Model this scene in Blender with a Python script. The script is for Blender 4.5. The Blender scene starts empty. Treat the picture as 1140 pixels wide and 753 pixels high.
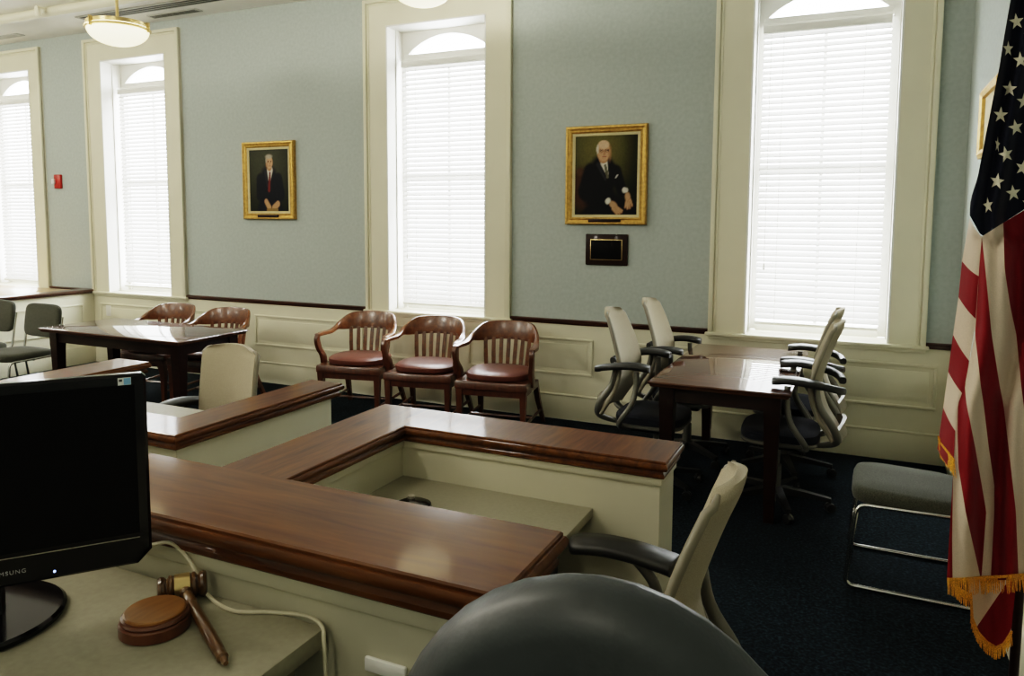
import bpy, bmesh, math, random
from mathutils import Vector, Matrix
random.seed(7)
PI = math.pi
C = bpy.context.scene.collection
SC = bpy.context.scene

# ------------------------------------------------------------------ camera
F_PX, YAW, PITCH, ROLL, CX, CY = 839.66, -.433885, .0881374, .0051762, 570.0, 317.57
EYE = Vector((0, 0, 1.665))
_F = Vector((math.sin(YAW)*math.cos(PITCH), math.cos(YAW)*math.cos(PITCH), -math.sin(PITCH)))
_r = Vector((math.cos(YAW), -math.sin(YAW), 0)); _u = _r.cross(_F)
_R = _r*math.cos(ROLL) + _u*math.sin(ROLL); _U = _u*math.cos(ROLL) - _r*math.sin(ROLL)
def ray(x, y): return _R*((x-CX)/F_PX) + _U*(-(y-CY)/F_PX) + _F
def at(x, y, d): return EYE + ray(x, y)*d
cd = bpy.data.cameras.new('camera'); cam = bpy.data.objects.new('camera', cd); C.objects.link(cam)
m = Matrix((_R, _U, -_F)).transposed().to_4x4(); m.translation = EYE; cam.matrix_world = m
cd.sensor_width = 36; cd.lens = F_PX/1140*36; cd.shift_y = -(376.5-CY)/1140; cd.clip_start = .02
SC.camera = cam

# ------------------------------------------------------------------ materials
def nt(name):
    mt = bpy.data.materials.new(name); mt.use_nodes = True
    n = mt.node_tree.nodes; return mt, n, mt.node_tree.links, n['Principled BSDF']
def ramp(n, stops):
    r = n.new('ShaderNodeValToRGB'); e = r.color_ramp.elements
    while len(e) > 1: e.remove(e[-1])
    e[0].position = stops[0][0]; e[0].color = (*stops[0][1], 1)
    for p, c in stops[1:]:
        k = e.new(p); k.color = (*c, 1)
    return r
def plain(name, col, rough=.5, metal=0, var=.08, scale=20, bump=0, coat=0, spec=.5, emit=0, sheen=0):
    mt, n, l, b = nt(name)
    tc = n.new('ShaderNodeTexCoord'); nz = n.new('ShaderNodeTexNoise'); nz.inputs['Scale'].default_value = scale; nz.inputs['Detail'].default_value = 4
    l.new(tc.outputs['Object'], nz.inputs['Vector'])
    rp = ramp(n, [(.3, tuple(c*(1-var) for c in col)), (.7, tuple(min(1, c*(1+var)) for c in col))])
    l.new(nz.outputs['Fac'], rp.inputs['Fac']); l.new(rp.outputs['Color'], b.inputs['Base Color'])
    b.inputs['Roughness'].default_value = rough; b.inputs['Metallic'].default_value = metal
    b.inputs['Coat Weight'].default_value = coat; b.inputs['Coat Roughness'].default_value = .12
    b.inputs['Specular IOR Level'].default_value = spec; b.inputs['Sheen Weight'].default_value = sheen
    if emit:
        b.inputs['Emission Color'].default_value = (*col, 1); b.inputs['Emission Strength'].default_value = emit
    if bump:
        bp = n.new('ShaderNodeBump'); bp.inputs['Strength'].default_value = bump; bp.inputs['Distance'].default_value = .002
        l.new(nz.outputs['Fac'], bp.inputs['Height']); l.new(bp.outputs['Normal'], b.inputs['Normal'])
    return mt
def wood(name, dark, light, stretch=(1, 12, 12), scale=3, rough=.25, coat=.5, coat_rough=.1, bump=0, spec=.5):
    mt, n, l, b = nt(name)
    tc = n.new('ShaderNodeTexCoord'); mp = n.new('ShaderNodeMapping'); mp.inputs['Scale'].default_value = stretch
    l.new(tc.outputs['Object'], mp.inputs['Vector'])
    nz = n.new('ShaderNodeTexNoise'); nz.inputs['Scale'].default_value = scale; nz.inputs['Detail'].default_value = 8; nz.inputs['Distortion'].default_value = .6
    l.new(mp.outputs['Vector'], nz.inputs['Vector'])
    n2 = n.new('ShaderNodeTexNoise'); n2.inputs['Scale'].default_value = 2.2; n2.inputs['Detail'].default_value = 3
    l.new(tc.outputs['Object'], n2.inputs['Vector'])
    mx = n.new('ShaderNodeMath'); mx.operation = 'MULTIPLY_ADD'; mx.inputs[1].default_value = .6
    l.new(nz.outputs['Fac'], mx.inputs[0])
    m3 = n.new('ShaderNodeMath'); m3.operation = 'MULTIPLY'; m3.inputs[1].default_value = .4
    l.new(n2.outputs['Fac'], m3.inputs[0]); l.new(m3.outputs[0], mx.inputs[2])
    mid = tuple((a+c)/2 for a, c in zip(dark, light))
    rp = ramp(n, [(.3, dark), (.5, mid), (.7, light)])
    l.new(mx.outputs[0], rp.inputs['Fac']); l.new(rp.outputs['Color'], b.inputs['Base Color'])
    b.inputs['Roughness'].default_value = rough; b.inputs['Coat Weight'].default_value = coat; b.inputs['Coat Roughness'].default_value = coat_rough
    b.inputs['Specular IOR Level'].default_value = spec
    if bump:
        bp = n.new('ShaderNodeBump'); bp.inputs['Strength'].default_value = bump; bp.inputs['Distance'].default_value = .001
        l.new(nz.outputs['Fac'], bp.inputs['Height']); l.new(bp.outputs['Normal'], b.inputs['Normal'])
    return mt
def fabric(name, col, scale=260, var=.25, rough=.95):
    mt, n, l, b = nt(name)
    tc = n.new('ShaderNodeTexCoord'); v = n.new('ShaderNodeTexNoise'); v.inputs['Scale'].default_value = scale; v.inputs['Detail'].default_value = 2
    l.new(tc.outputs['Object'], v.inputs['Vector'])
    rp = ramp(n, [(.35, tuple(c*(1-var) for c in col)), (.65, tuple(min(1, c*(1+var)) for c in col))])
    l.new(v.outputs['Fac'], rp.inputs['Fac']); l.new(rp.outputs['Color'], b.inputs['Base Color'])
    b.inputs['Roughness'].default_value = rough; b.inputs['Specular IOR Level'].default_value = .2; b.inputs['Sheen Weight'].default_value = .1
    bp = n.new('ShaderNodeBump'); bp.inputs['Strength'].default_value = .25; bp.inputs['Distance'].default_value = .001
    l.new(v.outputs['Fac'], bp.inputs['Height']); l.new(bp.outputs['Normal'], b.inputs['Normal'])
    return mt
def vcol(name, rough=.6):
    mt, n, l, b = nt(name)
    a = n.new('ShaderNodeAttribute'); a.attribute_name = 'paint'
    nz = n.new('ShaderNodeTexNoise'); nz.inputs['Scale'].default_value = 45
    mx = n.new('ShaderNodeMix'); mx.data_type = 'RGBA'; mx.blend_type = 'OVERLAY'; mx.inputs['Factor'].default_value = .25
    l.new(a.outputs['Color'], mx.inputs['A']); l.new(nz.outputs['Fac'], mx.inputs['B']); l.new(mx.outputs['Result'], b.inputs['Base Color'])
    b.inputs['Roughness'].default_value = rough; b.inputs['Specular IOR Level'].default_value = .12
    return mt
def carpet_mat():
    mt, n, l, b = nt('carpet')
    tc = n.new('ShaderNodeTexCoord'); v = n.new('ShaderNodeTexNoise'); v.inputs['Scale'].default_value = 75; v.inputs['Detail'].default_value = 5
    l.new(tc.outputs['Object'], v.inputs['Vector'])
    v2 = n.new('ShaderNodeTexVoronoi'); v2.inputs['Scale'].default_value = 42; l.new(tc.outputs['Object'], v2.inputs['Vector'])
    rp = ramp(n, [(.4, (.006, .009, .012)), (.55, (.014, .022, .028)), (.72, (.03, .052, .060))])
    l.new(v.outputs['Fac'], rp.inputs['Fac'])
    mx = n.new('ShaderNodeMix'); mx.data_type = 'RGBA'; mx.blend_type = 'MULTIPLY'; mx.inputs['Factor'].default_value = .55
    l.new(rp.outputs['Color'], mx.inputs['A']); l.new(v2.outputs['Distance'], mx.inputs['B']); l.new(mx.outputs['Result'], b.inputs['Base Color'])
    b.inputs['Roughness'].default_value = 1; b.inputs['Specular IOR Level'].default_value = .1
    bp = n.new('ShaderNodeBump'); bp.inputs['Strength'].default_value = .6; bp.inputs['Distance'].default_value = .004
    l.new(v.outputs['Fac'], bp.inputs['Height']); l.new(bp.outputs['Normal'], b.inputs['Normal'])
    return mt
def glass_mat():
    mt, n, l, b = nt('window_glass')
    tr = n.new('ShaderNodeBsdfTransparent'); gl = n.new('ShaderNodeBsdfGlossy'); gl.inputs['Roughness'].default_value = .02
    mx = n.new('ShaderNodeMixShader'); mx.inputs[0].default_value = .10
    l.new(tr.outputs[0], mx.inputs[1]); l.new(gl.outputs[0], mx.inputs[2]); l.new(mx.outputs[0], n['Material Output'].inputs['Surface'])
    return mt
def slat_mat():
    mt, n, l, b = nt('blind_slat')
    d = n.new('ShaderNodeBsdfDiffuse'); d.inputs['Color'].default_value = (.62, .61, .58, 1)
    t = n.new('ShaderNodeBsdfTranslucent'); t.inputs['Color'].default_value = (.9, .88, .84, 1)
    mx = n.new('ShaderNodeMixShader'); mx.inputs[0].default_value = .10
    l.new(d.outputs[0], mx.inputs[1]); l.new(t.outputs[0], mx.inputs[2]); l.new(mx.outputs[0], n['Material Output'].inputs['Surface'])
    return mt
def bowl_mat():
    mt, n, l, b = nt('frosted_bowl_glass')
    b.inputs['Base Color'].default_value = (.95, .9, .75, 1); b.inputs['Roughness'].default_value = .35
    lw = n.new('ShaderNodeLayerWeight'); lw.inputs['Blend'].default_value = .35
    rp = ramp(n, [(.0, (1, .90, .56)), (.9, (.85, .70, .38))]); l.new(lw.outputs['Facing'], rp.inputs['Fac'])
    l.new(rp.outputs['Color'], b.inputs['Emission Color']); b.inputs['Emission Strength'].default_value = 2.3
    return mt
def leather(name, col, rough=.4, scale=180, bump=.15):
    mt = plain(name, col, rough, var=.25, scale=6)
    n = mt.node_tree.nodes; l = mt.node_tree.links; b = n['Principled BSDF']
    v = n.new('ShaderNodeTexVoronoi'); v.inputs['Scale'].default_value = scale
    tc = n.new('ShaderNodeTexCoord'); l.new(tc.outputs['Object'], v.inputs['Vector'])
    bp = n.new('ShaderNodeBump'); bp.inputs['Strength'].default_value = bump; bp.inputs['Distance'].default_value = .001
    l.new(v.outputs['Distance'], bp.inputs['Height']); l.new(bp.outputs['Normal'], b.inputs['Normal'])
    return mt

M = dict(
    sage=plain('sage_wall', (.43, .475, .445), .8, var=.06, scale=35, bump=.25, spec=.2),
    cream=plain('cream_paint', (.74, .71, .55), .5, var=.03, scale=3, spec=.35),
    white=plain('white_paint', (.84, .83, .77), .45, var=.02, scale=3),
    ceiling=plain('ceiling_paint', (.9, .89, .83), .9, var=.03, scale=4),
    carpet=carpet_mat(),
    rail=wood('dark_rail', (.025, .008, .004), (.07, .02, .01), rough=.3, coat=.4),
    cap=wood('mahogany_cap', (.042, .0125, .0022), (.145, .055, .0085), stretch=(1.5, 14, 14), rough=.55, coat=.45, coat_rough=.08, spec=.15),
    captrim=wood('mahogany_cap_y', (.042, .0125, .0022), (.145, .055, .0085), stretch=(14, 1.5, 14), rough=.55, coat=.45, coat_rough=.08, spec=.15),
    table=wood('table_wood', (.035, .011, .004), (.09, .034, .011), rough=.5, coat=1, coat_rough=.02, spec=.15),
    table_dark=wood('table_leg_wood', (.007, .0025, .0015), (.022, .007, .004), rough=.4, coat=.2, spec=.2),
    chair=wood('captain_chair_wood', (.06, .02, .008), (.22, .08, .025), stretch=(6, 6, 6), scale=5, rough=.32, coat=.6, coat_rough=.18),
    chair_dark=wood('captain_chair_leg_wood', (.04, .012, .005), (.13, .042, .016), stretch=(10, 10, 2), rough=.35, coat=.5),
    oxblood=leather('oxblood_leather', (.12, .04, .026), .38),
    panel=plain('bench_cream', (.53, .505, .38), .5, var=.03, scale=4, spec=.4),
    desk=plain('desk_laminate', (.345, .325, .24), .5, var=.06, scale=90, spec=.4),
    desk_edge=plain('desk_edge', (.2, .19, .13), .5),
    oak=wood('tan_oak', (.42, .26, .12), (.6, .4, .2), rough=.35),
    mesh=fabric('task_mesh', (.38, .335, .245), 420, .12),
    seatfab=fabric('dark_seat_fabric', (.012, .014, .02), 300, .3),
    alu=plain('aluminium', (.20, .195, .17), .4, metal=.6, var=.05),
    taupe=plain('taupe_plastic', (.22, .20, .15), .45, var=.05),
    black=plain('black_plastic', (.012, .012, .011), .38, var=.2),
    padblack=plain('armrest_black', (.022, .022, .02), .42, var=.2),
    gloss=plain('gloss_black', (.004, .004, .005), .12, var=.1, spec=.4),
    screen=plain('screen_black', (.0015, .0015, .002), .35, var=.1, spec=.15),
    chrome=plain('chrome', (.62, .62, .58), .18, metal=1, var=.03),
    grayfab=fabric('gray_green_fabric', (.062, .064, .050), 240, .3),
    leather=leather('charcoal_leather', (.044, .05, .052), .42, 260, .1),
    brass=plain('brass', (.62, .47, .22), .32, metal=.85, var=.06),
    gold=plain('gilt_frame', (.50, .31, .09), .38, metal=.6, var=.25, scale=40, bump=.3),
    linen=plain('frame_liner', (.62, .53, .30), .7, var=.08),
    plaque=wood('plaque_wood', (.012, .005, .003), (.03, .012, .007), rough=.5, coat=.1, spec=.2),
    plate=plain('plaque_plate', (.004, .004, .004), .6, spec=.1),
    silver=plain('silver_line', (.5, .47, .4), .35, metal=.8),
    paint=vcol('oil_paint', .45),
    red=plain('alarm_red', (.45, .03, .02), .4),
    glass=glass_mat(), slat=slat_mat(), bowl=bowl_mat(),
    cord=plain('cord_white', (.62, .57, .42), .5, var=.04),
    gavelwood=wood('gavel_walnut', (.05, .024, .007), (.17, .085, .025), stretch=(8, 8, 8), rough=.3, coat=.6),
    blockwood=wood('sound_block_wood', (.19, .085, .02), (.36, .17, .045), stretch=(10, 2, 2), scale=6, rough=.35, coat=.5),
    blockside=wood('sound_block_side', (.07, .022, .008), (.16, .055, .018), stretch=(8, 8, 3), rough=.35, coat=.5),
    vent=plain('vent_gray', (.42, .42, .38), .5), ventdark=plain('vent_dark', (.03, .035, .03), .6),
    led=plain('led_blue', (.32, .45, 1), .3, emit=4),
    sticker=plain('sticker_white', (.8, .82, .8), .5), stickerblue=plain('sticker_blue', (.25, .5, .72), .5), ink=plain('ink', (.03, .03, .04), .5),
    logo=plain('logo_silver', (.42, .42, .42), .4),
    flagred=fabric('flag_red', (.20, .007, .012), 500, .12, .6), flagwhite=fabric('flag_white', (.62, .51, .40), 500, .08, .6), flagblue=fabric('flag_navy', (.006, .008, .022), 500, .2, .6),
    star=fabric('star_thread', (.78, .73, .58), 600, .08, .55), fringe=fabric('gold_fringe', (.66, .32, .035), 300, .35, .6),
)

# ------------------------------------------------------------------ mesh helpers
class MB:
    def __init__(s): s.bm = bmesh.new(); s.mi = 0
    def _q(s, vs):
        try:
            f = s.bm.faces.new(vs); f.material_index = s.mi; return f
        except ValueError: return None
    def box(s, x0, x1, y0, y1, z0, z1, bev=0, mat=None, seg=2):
        P = [(x, y, z) for z in (z0, z1) for y in (y0, y1) for x in (x0, x1)]
        if mat: P = [mat @ Vector(p) for p in P]
        v = [s.bm.verts.new(p) for p in P]
        fs = [s._q([v[i] for i in q]) for q in ((0, 2, 3, 1), (4, 5, 7, 6), (0, 1, 5, 4), (2, 6, 7, 3), (0, 4, 6, 2), (1, 3, 7, 5))]
        if bev:
            es = list({e for f in fs for e in f.edges})
            r = bmesh.ops.bevel(s.bm, geom=es, offset=bev, segments=seg, affect='EDGES', profile=.5)
            for f in r['faces']: f.material_index = s.mi
        return s
    def loft(s, rings, closed=True, caps=True, loop=False):
        R = [[s.bm.verts.new(p) for p in r] for r in rings]; n = len(R[0])
        pairs = list(zip(R, R[1:])) + ([(R[-1], R[0])] if loop else [])
        for a, b in pairs:
            for i in range(n if closed else n-1):
                j = (i+1) % n; s._q([a[i], a[j], b[j], b[i]])
        if caps and closed and not loop: s._q(R[0][::-1]); s._q(R[-1])
        return s
    def tube(s, pts, rad, n=8, loop=False, squash=1.0):
        pts = [Vector(p) for p in pts]; rings = []; up = None; N = len(pts)
        for i, p in enumerate(pts):
            a = pts[(i-1) % N] if (loop or i > 0) else p; b = pts[(i+1) % N] if (loop or i < N-1) else p
            t = (b-a).normalized()
            if up is None:
                up = Vector((0, 0, 1)) if abs(t.z) < .9 else Vector((1, 0, 0))
            sd = t.cross(up).normalized(); up = sd.cross(t).normalized()
            r = rad[i] if isinstance(rad, (list, tuple)) else rad
            rings.append([p + sd*(r*math.cos(k*2*PI/n)) + up*(r*squash*math.sin(k*2*PI/n)) for k in range(n)])
        return s.loft(rings, loop=loop)
    def lathe(s, prof, n=24, mat=None, c=(0, 0, 0)):
        rings = []
        for r, z in prof:
            ring = [Vector((c[0]+r*math.cos(k*2*PI/n), c[1]+r*math.sin(k*2*PI/n), c[2]+z)) for k in range(n)]
            rings.append([mat @ p for p in ring] if mat else ring)
        return s.loft(rings)
    def poly(s, pts): return s._q([s.bm.verts.new(p) for p in pts])
    def grid(s, rows):
        V = [[s.bm.verts.new(p) for p in r] for r in rows]
        for a, b in zip(V, V[1:]):
            for i in range(len(a)-1): s._q([a[i], a[i+1], b[i+1], b[i]])
        return s
    def build(s, name, mat, parent=None, smooth=.6, loc=None):
        bm = s.bm; bmesh.ops.recalc_face_normals(bm, faces=bm.faces)
        for f in bm.faces: f.smooth = True
        for e in bm.edges:
            if len(e.link_faces) == 2:
                if e.calc_face_angle(0) > smooth: e.smooth = False
        me = bpy.data.meshes.new(name); bm.to_mesh(me); bm.free()
        for mt in (mat if isinstance(mat, (list, tuple)) else [mat]): me.materials.append(mt)
        o = bpy.data.objects.new(name, me); C.objects.link(o)
        if parent: o.parent = parent
        if loc: o.location = loc
        return o
def spline(pts, n=6):
    P = [Vector(p) for p in pts]; out = []
    for i in range(len(P)-1):
        p0, p1, p2, p3 = P[max(i-1, 0)], P[i], P[i+1], P[min(i+2, len(P)-1)]
        for k in range(n):
            t = k/n
            out.append(.5*((2*p1) + (p2-p0)*t + (2*p0-5*p1+4*p2-p3)*t*t + (3*p1-p0-3*p2+p3)*t**3))
    out.append(P[-1]); return out
def fillet(pts, r, n=5):
    P = [Vector(p) for p in pts]; out = [P[0]]
    for i in range(1, len(P)-1):
        a = (P[i-1]-P[i]); b = (P[i+1]-P[i]); k = min(r, a.length*.49, b.length*.49)
        s, e = P[i]+a.normalized()*k, P[i]+b.normalized()*k
        for j in range(n+1):
            t = j/n; out.append(s*(1-t)**2 + P[i]*2*t*(1-t) + e*t*t)
    out.append(P[-1]); return out
def offset_poly(poly, d):          # CCW polygon, outward positive
    n = len(poly); out = []
    for i in range(n):
        p0, p1, p2 = Vector(poly[i-1]), Vector(poly[i]), Vector(poly[(i+1) % n])
        e1, e2 = (p1-p0).normalized(), (p2-p1).normalized()
        n1, n2 = Vector((e1.y, -e1.x)), Vector((e2.y, -e2.x)); k = 1+n1.dot(n2)
        out.append(p1 + (n1+n2)*(d/k))
    return out
CAP_PROF = [(-.03, -.058), (-.003, -.058), (.001, -.054), (.001, -.046), (-.003, -.042), (-.005, -.036), (-.002, -.032), (.009, -.029), (.013, -.023), (.013, -.015), (.009, -.009), (.006, -.008), (.006, -.003), (.003, 0)]
def slab(mb, poly, ztop, prof=CAP_PROF):
    rings = []
    for off, z in prof:
        rings.append([(p.x, p.y, ztop+z) for p in offset_poly(poly, off)])
    return mb.loft(rings)
def tag(o, label=None, cat=None, group=None, kind=None):
    if label: o['label'] = label
    if cat: o['category'] = cat
    if group: o['group'] = group
    if kind: o['kind'] = kind
    return o
def thing(name, label, cat, loc=(0, 0, 0), rz=0, group=None):
    o = bpy.data.objects.new(name, None); C.objects.link(o); o.empty_display_size = .1
    o.location = loc; o.rotation_euler = (0, 0, rz); return tag(o, label, cat, group)
def struct(o): o['kind'] = 'structure'; return o
def kids(o): return [c for c in C.objects if c.parent == o]
def dup(o, loc, rz, label, parent=None):
    def rec(src, par):
        c = src.copy(); C.objects.link(c); c.parent = par
        for k in kids(src): rec(k, c)
        return c
    n = rec(o, None); n.location = loc; n.rotation_euler = (0, 0, rz); n['label'] = label
    return n

# ------------------------------------------------------------------ room
WY, XR, XL, ZC = 5.80, .60, -13.0, 3.70
WIN = [(-9.90, -8.92), (-7.69, -6.70), (-3.93, -2.93), (-.775, .195)]      # window openings
CAS = [(-10.16, -8.71), (-7.95, -6.48), (-4.17, -2.69), (-1.035, .42)]
Z0, Z1, ZCAS = .825, 3.37, 3.61
struct(MB().box(XL, 3, -4, WY+.3, -.1, 0).build('floor', M['carpet']))
struct(MB().box(XL, 3, -4, WY+.4, ZC, ZC+.1).build('ceiling', M['ceiling']))
w = MB(); xs = [XL] + [x for o in WIN for x in o] + [XR+.2]
for i in range(0, len(xs), 2): w.box(xs[i], xs[i+1], WY, WY+.3, 0, ZC)
for a, b in WIN: w.box(a, b, WY, WY+.3, 0, Z0-.02); w.box(a, b, WY, WY+.3, Z1, ZC)
struct(w.build('wall_back', M['sage']))
struct(MB().box(XR, XR+.2, -4, WY, 0, ZC).build('wall_right', M['sage']))
struct(MB().box(XL, XR+.2, -4.2, -4, 0, ZC).build('wall_front', M['sage']))
struct(MB().box(XL-.2, XL, -4, WY+.3, 0, ZC).build('wall_left', M['sage']))
# cream wainscot, base board, panels and chair rail of the window wall
wd = MB(); wd.box(XL, XR, WY-.014, WY+.0, .215, .80)
struct(wd.build('trim_1', M['cream']))
bb = MB(); bb.box(XL, XR, WY-.03, WY, 0, .20, .003)
bb.tube([(XL, WY-.028, .207), (XR, WY-.028, .207)], .011, 8)
struct(bb.build('baseboard_back', M['cream']))
def panel_frame(mb, a, b, z0, z1, y, w=.02, d=.012):
    for off, ww, dd in ((0, w, d),):
        mb.box(a, b, y-dd, y+.002, z1-ww, z1, .004); mb.box(a, b, y-dd, y+.002, z0, z0+ww, .004)
        mb.box(a, a+ww, y-dd, y+.002, z0+ww, z1-ww, .004); mb.box(b-ww, b, y-dd, y+.002, z0+ww, z1-ww, .004)
    mb.box(a+w+.03, b-w-.03, y-.004, y+.002, z0+w+.03, z1-w-.03, .003)
pf = MB()
for a, b in ((-7.85, -5.77), (-5.55, -4.22), (-4.08, -3.27), (-3.10, -1.95), (-1.76, -1.0), (-.84, .50), (-9.9, -8.1)):
    panel_frame(pf, a, b, .375, .685, WY-.014)
struct(pf.build('trim_2', M['cream']))
rl = MB()
for a, b in ((XL, CAS[0][0]), (CAS[0][1], CAS[1][0]), (CAS[1][1], CAS[2][0]), (CAS[2][1], CAS[3][0]), (CAS[3][1], XR)):
    rings = [[(x, WY-dy, z) for dy, z in ((0, .795), (.022, .797), (.026, .803), (.026, .812), (.034, .818), (.036, .830), (.028, .836), (0, .838))] for x in (a, b)]
    rl.loft(rings)
struct(rl.build('trim_3', M['rail']))
# right wall wainscot
wr = MB(); wr.box(XR-.012, XR, -4, WY, .215, .80); wr.box(XR-.028, XR, -4, WY, 0, .21, .003)
struct(wr.build('trim_4', M['cream']))
struct(MB().box(XR-.034, XR, -4, WY-.036, .797, .838, .006).build('trim_5', M['rail']))
# cornice-like shadow line omitted: plain wall to ceiling junction

def make_window(n, op, cs):
    a, b = op; ca, cb = cs
    r = bpy.data.objects.new('window_%d' % n, None); C.objects.link(r); r.location = ((a+b)/2, WY, Z0); r['kind'] = 'structure'
    ox, oy, oz = r.location
    def B(x0, x1, y0, y1, z0, z1): return (x0-ox, x1-ox, y0-oy, y1-oy, z0-oz, z1-oz)
    k = MB()
    y = WY
    for x0, x1 in ((ca, a), (b, cb)): k.box(*B(x0, x1, y-.022, y, .80, ZCAS))
    k.box(*B(a, b, y-.022, y, Z1, ZCAS))
    # outer back-band and inner bead, mitred as one run
    def band(i0, i1, d):
        k.box(*B(ca+i0, ca+i1, y-d, y-.01, .80, ZCAS-i0), bev=.004); k.box(*B(cb-i1, cb-i0, y-d, y-.01, .80, ZCAS-i0), bev=.004)
        k.box(*B(ca+i1, cb-i1, y-d, y-.01, ZCAS-i1, ZCAS-i0), bev=.004)
    band(0, .034, .044); band(.038, .056, .03)
    k.build('casing', M['cream'], r, smooth=.5)
    j = MB()
    yb = WY+.30
    j.box(*B(a-.001, a+.012, y-.024, yb, Z0-.02, Z1)); j.box(*B(b-.012, b+.001, y-.024, yb, Z0-.02, Z1)); j.box(*B(a, b, y-.024, yb, Z1-.012, Z1+.001))
    for x0, x1 in ((a+.012, a+.022), (b-.022, b-.012)): j.box(*B(x0, x1, y+.11, y+.125, Z0, Z1), bev=.003)
    j.build('jamb', M['white'], r)
    s = MB(); s.box(*B(ca-.02, cb+.02, y-.055, y+.02, Z0-.035, Z0-.008), bev=.008); s.box(*B(a, b, y, y+.30, Z0-.03, Z0-.008)); s.box(*B(ca, cb, y-.03, y, Z0-.06, Z0-.035), bev=.004)
    s.build('sill', M['cream'], r)
    # sash frame with arched transom
    f = MB(); yf = WY+.225; xa, xb = a+.012, b-.012; zt = 3.155; ax, bx = a+.07, b-.087; top = 3.312
    f.box(*B(xa, a+.05, yf, yf+.05, Z0, Z1-.012)); f.box(*B(b-.067, xb, yf, yf+.05, Z0, Z1-.012))
    f.box(*B(a+.05, b-.067, yf-.02, yf+.05, 3.085, zt), bev=.004)
    f.box(*B(a+.04, b-.057, yf-.032, yf+.0, 3.09, 3.115), bev=.004)
    N = 28
    lo = []; 
    cxm = (ax+bx)/2; hw = (bx-ax)/2; sag = top-zt; Rr = (hw*hw+sag*sag)/(2*sag)
    def arc(t):
        x = cxm-hw+2*hw*t; return x, zt + math.sqrt(max(Rr*Rr-(x-cxm)**2, 0))-(Rr-sag)
    for yy0, yy1 in ((yf, yf+.05),):
        for i in range(N):
            x0, za = arc(i/N); x1, zb = arc((i+1)/N); zt2 = Z1-.012
            P = [(x0, za), (x1, zb), (x1, zt2), (x0, zt2)]
            for yy in (yy0, yy1): f.poly([(p[0]-ox, yy-oy, p[1]-oz) for p in P])
            f.poly([(x0-ox, yy0-oy, za-oz), (x1-ox, yy0-oy, zb-oz), (x1-ox, yy1-oy, zb-oz), (x0-ox, yy1-oy, za-oz)])
    f.box(*B(a+.05, ax, yf, yf+.05, zt, Z1-.012)); f.box(*B(bx, b-.067, yf, yf+.05, zt, Z1-.012))
    f.box(*B(a+.05, b-.067, yf+.012, yf+.045, 2.0, 2.06)); f.box(*B(a+.05, b-.067, yf+.012, yf+.045, Z0-.01, Z0+.07))
    mid = (a+.05+b-.067)/2; f.box(*B(mid-.012, mid+.012, yf+.02, yf+.045, Z0+.05, 3.085))
    f.build('sash_frame', M['white'], r)
    g = MB(); g.box(*B(xa, xb, yf+.03, yf+.034, Z0, Z1-.02)); g.build('glass_pane', M['glass'], r)
    return r
for i, (o, c) in enumerate(zip(WIN, CAS)): make_window(i+1, o, c)

# venetian blinds
blind_lab = ['white venetian blind in the window cut off at the left edge of the photo', 'white venetian blind in the window behind the dark table with captain chairs',
             'white venetian blind in the window above the row of three captain chairs', 'widest-looking white venetian blind, behind the conference table beside the flag']
def make_blind(a, b, label, gap=0.045):
    x0, x1 = a+.052, b-.068; yb = WY+.165; top = 3.083
    t = thing('venetian_blind', label, 'window blind', ((x0+x1)/2, yb, top), 0, 'white venetian blinds in the tall windows')
    hw = (x1-x0)/2
    MB().box(-hw, hw, -.028, .028, -.055, -.002, .003).build('headrail', M['white'], t)
    s = MB(); z = -.075; bot = Z0+gap-top
    while z > bot+.03:
        ang = math.radians(53); dy, dz = .0245*math.cos(ang), .0245*math.sin(ang)
        rows = []
        for k in range(5):
            u = k/4*2-1; cr = .0025*(1-u*u)
            rows.append([(-hw, u*dy+cr*math.sin(ang), z-u*dz*-1+cr*math.cos(ang)), (hw, u*dy+cr*math.sin(ang), z-u*dz*-1+cr*math.cos(ang))])
        s.grid(rows); z -= .0432
    so = s.build('slats', M['slat'], t, smooth=2)
    MB().box(-hw, hw, -.026, .026, bot, bot+.022, .004).build('bottom_rail', M['white'], t)
    for x in (-hw*.66, hw*.62):
        c = MB()
        for y in (-.022, .024): c.tube([(x, y, -.05), (x, y, bot+.02)], .0016, 5)
        c.build('ladder_cord', M['white'], t)
    c = MB(); c.tube([(-hw+.06, -.034, -.04), (-hw+.06, -.034, -1.75)], .002, 5); c.lathe([(.002, .02), (.007, .0), (.008, -.03), (.003, -.034)], 8, c=(-hw+.06, -.034, -1.76)); c.build('pull_cord', M['white'], t)
for (a, b), lb, g in zip(WIN, blind_lab, (.03, .04, .035, .05)): make_blind(a, b, lb, g)

# ceiling fittings
t = thing('linear_air_diffuser', 'long gray slot diffuser in the ceiling behind the pendant lamp', 'air vent', (-4.4, 5.38, ZC))
MB().box(-3.0, 3.0, -.08, .08, -.012, 0, .003).build('frame', M['vent'], t)
d = MB()
for y in (-.045, 0.0, .045): d.box(-2.96, 2.96, y-.014, y+.014, -.0135, -.011)
d.build('slot', M['ventdark'], t)
t = thing('ceiling_register', 'small gray ceiling register between lamp and slot diffuser', 'air vent', (-6.35, 5.62, ZC))
MB().box(-.34, .34, -.05, .05, -.01, 0, .003).build('frame', M['vent'], t)
d = MB()
for k in range(3): d.box(-.31, .31, -.032+k*.026, -.02+k*.026, -.0115, -.009)
d.build('slot', M['ventdark'], t)
t = thing('ceiling_register', 'small ceiling register at the far top left by the first window', 'air vent', (-9.0, 5.55, ZC))
MB().box(-.34, .34, -.05, .05, -.01, 0, .003).build('frame', M['vent'], t)
t = thing('sprinkler_pipe', 'boxed cream sprinkler pipe along the ceiling at top left', 'pipe', (-7.5, 4.95, ZC))
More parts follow.
